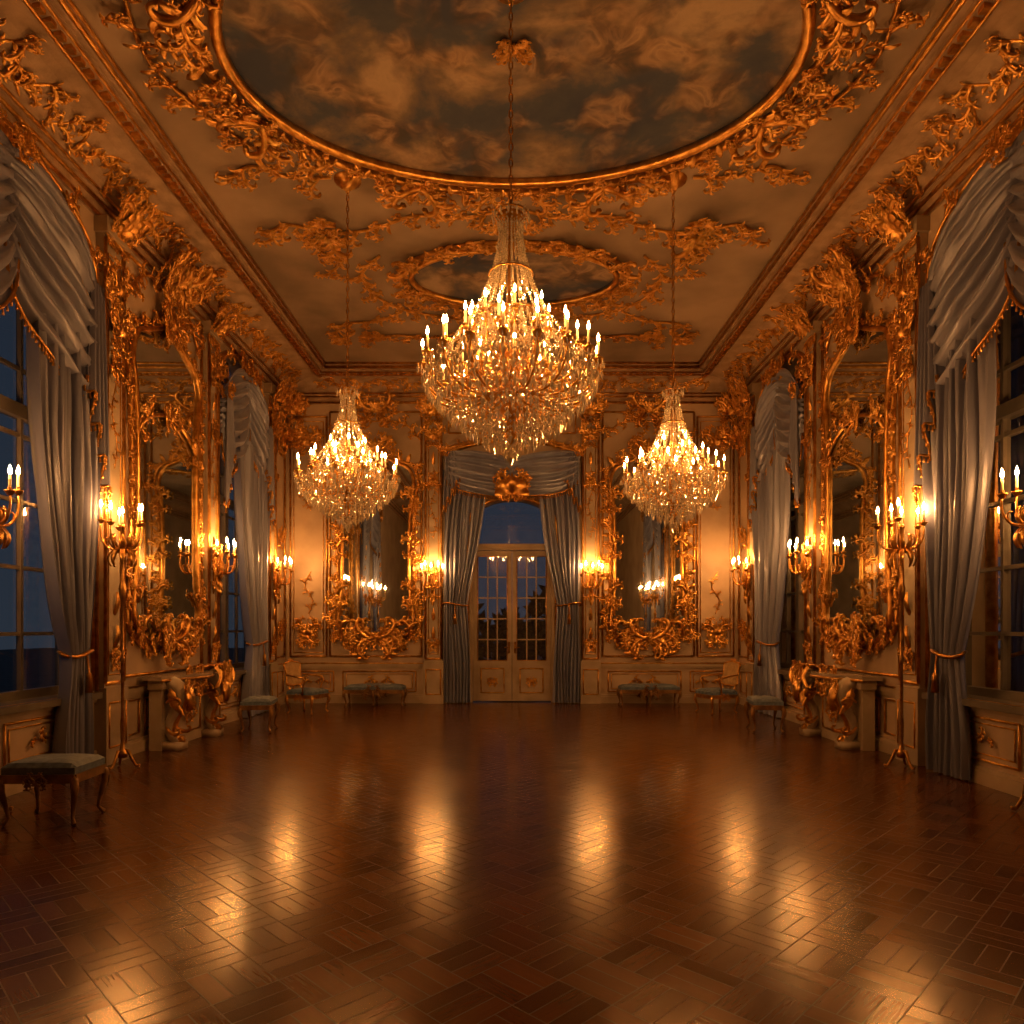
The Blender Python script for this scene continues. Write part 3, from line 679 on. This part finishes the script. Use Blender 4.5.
# ------------------------------------------------------------ sconces & candelabra (x = out of the wall)
def arms5(rad,z,cx,kind):
    T=[]
    for i,a in enumerate((-1.45,-.75,0,.75,1.45) if kind=='s' else (0,1.257,2.513,3.77,5.03)):
        rr=rad*(.95 if i%2 else 1.05); zt=z+(.05 if i%2 else 0)
        mb=MB(); pts=[(p[0],0,p[1]) for p in bez(((0,z-.22),(.5*rr,z-.36),(1.15*rr,z-.25),(rr,zt-.02)),12)]
        mb.tube(pts,[.016-.0006*k for k in range(13)],6,ref=(0,1,0)); mb.lathe([(0,-.045),(.02,-.04),(.042,-.008),(.045,0),(.016,.004),(.018,.03),(0,.03)],10,(rr,0,zt))
        mb.tube([(pts[6][0],0,pts[6][2])]+[(pts[6][0]+.05*math.sin(q)*(q/4),0,pts[6][2]+.05*(1-math.cos(q))) for q in (.6,1.2,1.8,2.4,3.0,3.6)],.008,5,ref=(0,1,0))
        T.append(dict(n='arm',m=mb.mesh('arm',GOLD),l=(cx,0,0),r=(0,0,a)))
        T.append(candle(cx+rr*math.cos(a),rr*math.sin(a),zt+.025,FLS))
    return T
MS=lambda u,v,w:(w,u,v)
mb=MB(MS); mb.crest(0,0,.32,.42,.02); mb.crest(0,-.1,.3,.4,.02,down=True)
mb.tube([(0,.3,.02),(0,.0,.05),(0,-.3,.05),(0,-.6,.02)],[.01,.05,.045,.012],8,ref=(0,0,1))
for v in (-.15,-.3,-.42): mb.leaf((0,v,.05),-pi/2,.24,.06,.25)
for s in (-1,1): mb.flourish((0,-.35,.03),-pi/2+s*.3,.28,s,0)
SB=mb.mesh('backplate',GOLD)
mb=MB(); mb.tube([(0,0,-.2),(.08,0,-.26),(.12,0,-.22)],[.02,.022,.03],8,ref=(0,1,0)); mb.lathe([(0,.2),(.02,.17),(.012,.1),(.035,.02),(.02,-.06),(.05,-.14),(.055,-.2),(.02,-.27),(.03,-.32),(0,-.38)],10,(.14,0,0))
SS=mb.mesh('stem',GOLD)
SCO=[dict(n='backplate',m=SB),dict(n='stem',m=SS)]+arms5(.21,.0,.14,'s')
lab='gilded rococo wall sconce with lit candles'
for s,rz in ((-1,0),(1,pi)):
    for y in (11.05,13.86):
        spawn(SCO,'wall_sconce',(s*(W-.11),y,2.74),rz,lab+' on a pilaster','wall sconce','gilded wall sconces')
for u in (-1.67,1.67): spawn(SCO,'wall_sconce',(u,D-.11,2.72),-pi/2,lab+' beside the glazed doors','wall sconce','gilded wall sconces')
T=[]
mb=MB(); mb.lathe([(0,.12),(.05,.12),(.06,.18),(.03,.22),(.02,.3),(.028,.5),(.018,.6),(.016,1.2),(.03,1.24),(.016,1.28),(.015,1.9),(.03,1.95),(.045,2.05),(.02,2.15),(.018,2.35),(.04,2.45),(.05,2.52),(.02,2.6),(.02,2.72),(.04,2.75),(.02,2.79),(0,2.79)],12)
T.append(dict(n='pole',m=mb.mesh('pole',GOLDD)))
mb=MB()
for k in range(3):
    a=2*pi*k/3+.5; c,s_=math.cos(a),math.sin(a)
    mb.tube([(r*c,r*s_,z) for r,z in ((.02,.2),(.06,.2),(.1,.1),(.14,.025),(.17,.022),(.18,.04))],[.018,.018,.016,.016,.02,.01],6)
T.append(dict(n='tripod_base',m=mb.mesh('tripod_base',GOLDD)))
T+=arms5(.23,2.78,0,'c')
T.append(candle(0,0,2.79,FLS))
mb=MB(); 
for k in range(8):
    a=2*pi*k/8; mb.M=lambda u,v,w,a=a:((.03+w)*math.cos(a)-u*math.sin(a),(.03+w)*math.sin(a)+u*math.cos(a),v)
    mb.leaf((0,2.45,0),pi/2,.22,.04,.4); mb.leaf((0,2.55,0),-pi/2,.25,.035,.4)
T.append(dict(n='foliage_collar',m=mb.mesh('foliage_collar',GOLD)))
for s in (-1,1):
    for x,y in ((4.45,8.0),(4.54,6.08)):
        spawn(T,'floor_candelabrum',(s*x,y,0),.3*s,'tall slender gilded floor candelabrum with lit candles','candelabrum','floor candelabra')
# ------------------------------------------------------------ ceiling paintings & ornament
def oval(cx,cy,a,b,n=72): return [(cx+a*math.cos(2*pi*i/n),cy+b*math.sin(2*pi*i/n)) for i in range(n)]
def fresco(cx,cy,a,b,fr,lab,step,sc_):
    base=(cx,cy,H)
    e=empty('ceiling_painting',base,lab,'ceiling painting')
    mb=MB(MC); p=oval(cx,cy,a,b); mb.add([(q[0],q[1],.012) for q in p],[tuple(range(len(p)))]); part(e,'painted_canvas',mb.mesh('painted_canvas',PAINT,org=base,smooth=False),label='cloudy painted sky')
    mb=MB(MC)
    for k,(o,r,w) in enumerate(((0,.045,.05),(fr*.8,.036,.04))):
        mb.tube([(q[0],q[1],w) for q in oval(cx,cy,a+o,b+o,96)],r*(fr/.2),8,closed=True)
    mb.frame_orn(oval(cx,cy,a+fr*.75,b+fr*.75,160),sc_,step,w0=.05,depth=2,fat=1.1)
    mb.frame_orn(oval(cx,cy,a+fr*.4,b+fr*.4,160),sc_*.5,step*.5,w0=.06,depth=1,fat=1.2)
    for k in range(8):
        t=2*pi*(k+.5)/8; x,y=cx+(a+fr*.6)*math.cos(t),cy+(b+fr*.6)*math.sin(t)
        for sd in (1,-1): mb.flourish((x,y,.07),t+pi/2*sd+.3*sd*-1,sc_*1.6,-sd,2,R_,1.1)
        mb.flourish((x,y,.07),t,sc_*.8,1,1,R_,1.2); mb.flourish((x,y,.07),t+pi+.6,sc_*.6,-1,0,R_,1.2)
    part(e,'gilded_frame',mb.mesh('gilded_frame',GOLD,org=base),label='carved gilded oval frame')
fresco(0,6.75,2.76,1.83,.26,'large oval ceiling fresco of clouds in gilded frame',.22,.40)
fresco(.03,10.95,1.6,.88,.19,'small oval ceiling fresco of clouds in gilded frame',.18,.3)
mb=MB(MC)
mb.u0=0
for sg in (1,-1):
    mb.sg=sg
    for P,L in (([(.2,9.2),(.7,9.35),(1.3,9.3),(1.9,9.6),(2.5,9.7),(3.1,9.5),(3.4,9.9)],.38),([(2.5,9.75),(2.8,10.1),(2.6,10.5),(2.9,10.9)],.34),
        ([(1.95,10.3),(2.3,10.8),(2.3,11.4),(1.9,12.0),(1.1,12.35),(.3,12.5)],.36),([(1.9,12.1),(2.4,12.5),(3.0,12.6),(3.3,13.1)],.36),([(.2,13.0),(.8,12.9),(1.5,13.2),(2.2,13.1),(2.8,13.4)],.34),
        ([(2.95,8.0),(3.3,7.4),(3.5,6.7),(3.3,5.9),(3.0,5.3)],.36),([(2.2,8.5),(2.7,8.5),(3.1,8.3),(3.5,8.6)],.38)):
        mb.vine(P,L=L,step=.16,w0=.03,r=.022,depth=1,fat=1.05)
    for (x,y,a,L,sd,d) in [(2.55,9.75,1.4,.6,1,2),(2.4,9.5,-.9,.5,1,2),(2.9,12.9,.3,.6,1,2)]:
        mb.flourish((x,y,.03),a,L,sd,d,R_,1.0)
mb.sg=1
mb.crest(0,9.35,1.0,.4,.03); mb.crest(0,12.55,1.0,.4,.03); mb.crest(0,4.5,1.4,.6,.03)
for sx in (-2.6,2.6): mb.crest(sx,9.75,.8,.5,.03); mb.crest(sx,13.0,.7,.4,.03)
structure('trim_%d'%tn,mb,GOLD,smooth=True,label='gilded stucco flourishes on ceiling'); tn+=1
mb=MB(MC)
mb.crest(.02,6.62,.55,.22,.02); mb.crest(.02,6.6,.5,.22,.02,down=True)
structure('trim_%d'%tn,mb,GOLDD,smooth=True,label='gilded ceiling boss'); tn+=1
# ------------------------------------------------------------ furniture
def rbox(name,w,d,z0,z1,mat,bev=.025,dome=.03):
    mb=MB()
    def f(s,t):
        x=s*2-1;y=t*2-1
        ed=max(abs(x),abs(y)); z=z1+dome*(1-x**4)*(1-y**4) - (bev if ed>.999 else 0)
        return (x*w/2,y*d/2,z)
    mb.grid(f,16,16)
    c=[(-w/2,-d/2),(w/2,-d/2),(w/2,d/2),(-w/2,d/2)]
    for i in range(4):
        a,b=c[i],c[(i+1)%4]; mb.add([(a[0],a[1],z0),(b[0],b[1],z0),(b[0],b[1],z1-bev),(a[0],a[1],z1-bev)],[(0,1,2,3)])
    mb.add([(p[0],p[1],z0) for p in c],[(3,2,1,0)])
    return mb.mesh(name,mat,smooth=False)
def leg_mesh(h,lean,mat):
    mb=MB(); mb.tube([(0,0,h),(lean*.9,0,h*.85),(lean*.8,0,h*.65),(lean*.1,0,h*.35),(-.01,0,h*.15),(lean*.3,0,.03),(lean*.7,0,.012)],[.028,.034,.028,.018,.014,.017,.02],7,ref=(0,1,0))
    mb.M=lambda u,v,w:(lean+w*.5+.01,u,v); mb.leaf((0,h*.92,0),-pi/2,h*.35,.025,.2)
    return mb.mesh('leg',mat)
UPHG=pmat('gold_damask',(.3,.18,.07),(.45,.29,.12),rough=.55,scale=14,bump=.1)
DKW=pmat('dark_gilt_wood',(.12,.06,.025),(.3,.16,.05),rough=.35,metal=.4,scale=8,bump=.1)
def seat_tpl(w,d,h,back=None,legmat=GOLD):
    T=[dict(n='seat',m=rbox('seat',w,d,h-.09,h,UPH),label='blue upholstered seat')]
    mb=MB()
    for s in (-1,1):
        mb.box(-w/2,w/2,s*d/2-.015,s*d/2+.015,h-.15,h-.08); mb.box(s*w/2-.015,s*w/2+.015,-d/2,d/2,h-.15,h-.08)
    for M in ((lambda u,v,q:(u,-d/2-.015-q,v)),(lambda u,v,q:(u,d/2+.015+q,v))):
        mb.M=M; mb.crest(0,h-.13,w*.5,.12,.0,down=True)
    T.append(dict(n='apron',m=mb.mesh('apron',legmat,smooth=False)))
    lm=leg_mesh(h-.08,.05,legmat)
    for x in (-1,1):
        for y in (-1,1): T.append(dict(n='leg',m=lm,l=(x*(w/2-.03),y*(d/2-.03),0),r=(0,0,math.atan2(y,x))))
    if w>1:
        for y in (-1,1): T.append(dict(n='leg',m=lm,l=(0,y*(d/2-.03),0),r=(0,0,y*pi/2)))
    if back:
        mb=MB(lambda u,v,q:(-d/2-.02-(v-h)*.18-q,u,v)); p=outline(0,w*.85,h+.08,h+back)
        mb.tube([(a[0],a[1],0) for a in p],.02,6,closed=True); mb.crest(0,h+back,w*.4,.12,-.01)
        for s in (-1,1): mb.tube([(s*w*.3,h-.1,0),(s*w*.32,h+.12,0)],.018,6)
        T.append(dict(n='backrest_frame',m=mb.mesh('backrest_frame',legmat)))
        mb=MB(lambda u,v,q:(-d/2-.02-(v-h)*.18-q,u,v)); q=outline(0,w*.8,h+.09,h+back-.01); m_=len(q); mb.add([(a[0],a[1],-.012) for a in q]+[(a[0],a[1],.012) for a in q],[tuple(range(m_)),tuple(range(2*m_-1,m_-1,-1))]+[(i,(i+1)%m_,m_+(i+1)%m_,m_+i) for i in range(m_)])
        T.append(dict(n='backrest',m=mb.mesh('backrest',UPHG,smooth=False),label='padded backrest'))
        for s in (-1,1):
            mb=MB(); mb.tube([(-d/2-.04,s*w*.42,h+.28),(-.05,s*(w*.5),h+.25),(d*.22,s*w*.52,h+.24),(d*.28,s*w*.52,h+.18),(d*.18,s*w*.5,h+.05),(d*.15,s*w*.48,h-.08)],[.016,.02,.022,.018,.016,.018],6); T.append(dict(n='armrest',m=mb.mesh('armrest',legmat)))
    return T
st=seat_tpl(.58,.45,.5,legmat=DKW)
spawn(st,'stool',(-3.82,5.85,0),.04,'blue upholstered stool with carved cabriole legs','stool','blue upholstered stools')
spawn(st,'stool',(4.27,5.2,0),.5*pi,'blue upholstered stool with carved cabriole legs','stool','blue upholstered stools')
spawn(st,'stool',(-3.95,10.95,0),.5*pi+.15,'blue upholstered stool in front of tall curtained window','stool','blue upholstered stools')
spawn(st,'stool',(3.95,10.95,0),.5*pi-.15,'blue upholstered stool in front of tall curtained window','stool','blue upholstered stools')
ch=seat_tpl(.56,.52,.44,back=.52)
spawn(ch,'armchair',(-3.85,13.2,0),-.35,'gilded rococo armchair with damask back near the wall','armchair','gilded armchairs')
spawn(ch,'armchair',(3.85,13.2,0),pi+.35,'gilded rococo armchair with damask back near the wall','armchair','gilded armchairs')
bn=seat_tpl(1.2,.42,.42,legmat=DKW)
for u in (-2.82,2.82): spawn(bn,'bench',(u,14.45,0),0,'long upholstered bench with carved legs below gilded mirror','bench','upholstered benches')
T=[]
HL=.84
def top(s,t):
    y=(s*2-1)*HL; x=.02+t*(.38+.12*math.cos(y/HL*pi)); return (x,y,.97)
mb=MB(); mb.grid(top,24,4); mb.grid(lambda s,t:(lambda p:(p[0],p[1],.97-.05*t))(top(s,1)),24,1); mb.grid(lambda s,t:(lambda p:(p[0],p[1],.92))(top(s,t)),24,4)
mb.grid(lambda s,t:(lambda p:(p[0],p[1],.97-.05*t))(top(0,s)),4,1); mb.grid(lambda s,t:(lambda p:(p[0],p[1],.97-.05*t))(top(1,s)),4,1)
T.append(dict(n='tabletop',m=mb.mesh('tabletop',MARB,smooth=False),label='cream marble top'))
mb=MB(); mb.box(.06,.26,-HL+.06,HL-.06,.80,.92); mb.box(.06,.22,-HL+.1,HL-.1,.0,.80)
T.append(dict(n='body',m=mb.mesh('body',CREAM2,smooth=False),label='painted cream panelled body'))
mb=MB(); S=[(.26,0,.88),(.38,0,.82),(.42,0,.70),(.35,0,.5),(.28,0,.36),(.27,0,.22),(.33,0,.12),(.39,0,.14)]
mb.tube(catmull(S,4,False),[.10-.0016*i for i in range(29)],8,ref=(0,1,0)); mb.box(.18,.45,-.12,.12,0,.1)
CL=mb.mesh('scroll_leg',CREAM2)
mb=MB()
mb.tube([(p[0]+.055,p[1],p[2]) for p in catmull(S,4,False)],.05,6,ref=(0,1,0))
mb.M=lambda u,v,w:(.45+w,u,v); mb.leaf((0,.86,.03),-pi/2,.35,.1,.2); mb.crest(0,.84,.34,.28,.03,down=True)
for s_ in (-1,1):
    mb.M=lambda u,v,w,s_=s_:(u,s_*(.09+w),v); mb.scroll((.27,.62,0),.8,.3,-5,.026); mb.scroll((.27,.3,0),-1,.3,5,.026); mb.leaf((.31,.8,0),-1.4,.4,.07,.1,.6)
CG=mb.mesh('leg_gilding',GOLD)
for y in (-.6,.56): T.append(dict(n='scroll_leg',m=CL,l=(0,y,0),c=[dict(n='leg_gilding',m=CG)]))
mb=MB(lambda u,v,w:(.27+w,u,v)); mb.crest(-.02,.86,.9,.3,.0); mb.crest(-.02,.84,.9,.35,.0,down=True)
mb.M=lambda u,v,w:(.225+w,u,v); mb.rect(-.42,.38,.15,.72,.0,.015); mb.crest(-.02,.42,.55,.35,.0)
T.append(dict(n='apron_carving',m=mb.mesh('apron_carving',GOLD)))
mb=MB(); mb.tube([(lambda p:(p[0],p[1],.915))(top(i/24,1)) for i in range(25)],.02,5)
T.append(dict(n='gilded_edge',m=mb.mesh('gilded_edge',GOLD)))
for s,rz in ((-1,0),(1,pi)):
    yy=.82
    mb=MB(lambda u,v,w:(.42+w,((yy+u) if s<0 else -(yy+u)),v))
    mb.grid(lambda a,b:(-.45+.55*a+.05*math.sin(b*4), 1.02-b*(.30+.26*math.sin(a*3.1)**2)+.03*math.sin(a*15), .02+.05*math.sin(a*22)*(.3+b)+.05*math.sin(pi*b)),40,10)
    mb.crest(-.15,.99,.5,.25,.05)
    mb.M=lambda u,v,w:(.04+v,((yy+u) if s<0 else -(yy+u)),.99+w)
    mb.grid(lambda a,b:(-.42+.5*a,.02+b*.37,.03+.03*math.sin(a*22)*b+.03*math.sin(b*9)),40,10)
    T2=T+[dict(n='gilded_drapery',m=mb.mesh('gilded_drapery',GOLD),label='carved gilded drapery over the corner')]
    spawn(T2,'console_table',(s*(W-.05),9.86,0),rz,'cream marble-topped console with gilded scroll legs under mirror','console table','marble consoles')
# ------------------------------------------------------------ exterior
mb=MB(); mb.add([(-40,D+.36,-.1),(40,D+.36,-.1),(40,60,-.1),(-40,60,-.1)],[(0,1,2,3)]); 
o=structure('ground',mb,TERR)
for k,(x,y,h) in enumerate(((-1.5,18.6,2.6),(1.4,19.0,3.0),(0.0,23,2.2),(-3.4,22,3.4),(3.6,22.5,3.6))):
    mb=MB()
    for i in range(420):
        a=R_.uniform(0,2*pi);b=math.acos(R_.uniform(-1,1)); rr=h*.34*R_.uniform(.7,1)
        p=Vector((math.sin(b)*math.cos(a)*rr,math.sin(b)*math.sin(a)*rr,h*.55+math.cos(b)*rr*1.2))
        mb.M=lambda u,v,w,p=p:(p.x+u,p.y-w,p.z+v); mb.leaf((0,0,0),R_.uniform(0,6.28),.34,.09,.4,n=3)
    mb.M=ident; mb.tube([(0,0,-.1),(0,0,h*.4)],.06,6)
    o=bpy.data.objects.new('garden_shrub',mb.mesh('garden_shrub',LEAF)); col.objects.link(o); o.location=(x,y,0); setp(o,label='dark leafy shrub outside the glazed doors at night',category='shrub',group='garden shrubs')
# ------------------------------------------------------------ world, camera
w=bpy.data.worlds.new('dusk'); sc.world=w; w.use_nodes=True; nt=w.node_tree; nt.nodes.clear()
out=N(nt,'ShaderNodeOutputWorld'); bg=N(nt,'ShaderNodeBackground'); tc=N(nt,'ShaderNodeTexCoord'); s=N(nt,'ShaderNodeSeparateXYZ')
nt.links.new(tc.outputs['Generated'],s.inputs[0]); r=ramp(nt,[(0,(.05,.065,.09)),(.25,(.04,.054,.08)),(.8,(.02,.03,.05))]); nt.links.new(s.outputs[2],r.inputs[0]); nt.links.new(r.outputs[0],bg.inputs[0]); bg.inputs[1].default_value=.6
nt.links.new(bg.outputs[0],out.inputs[0])
cam=bpy.data.cameras.new('camera'); co=bpy.data.objects.new('camera',cam); col.objects.link(co)
co.location=(0,0,1.6); co.rotation_euler=(pi/2,0,0); cam.sensor_width=36; cam.lens=700*36/1024; cam.shift_y=116/1024; cam.clip_end=200
sc.camera=co
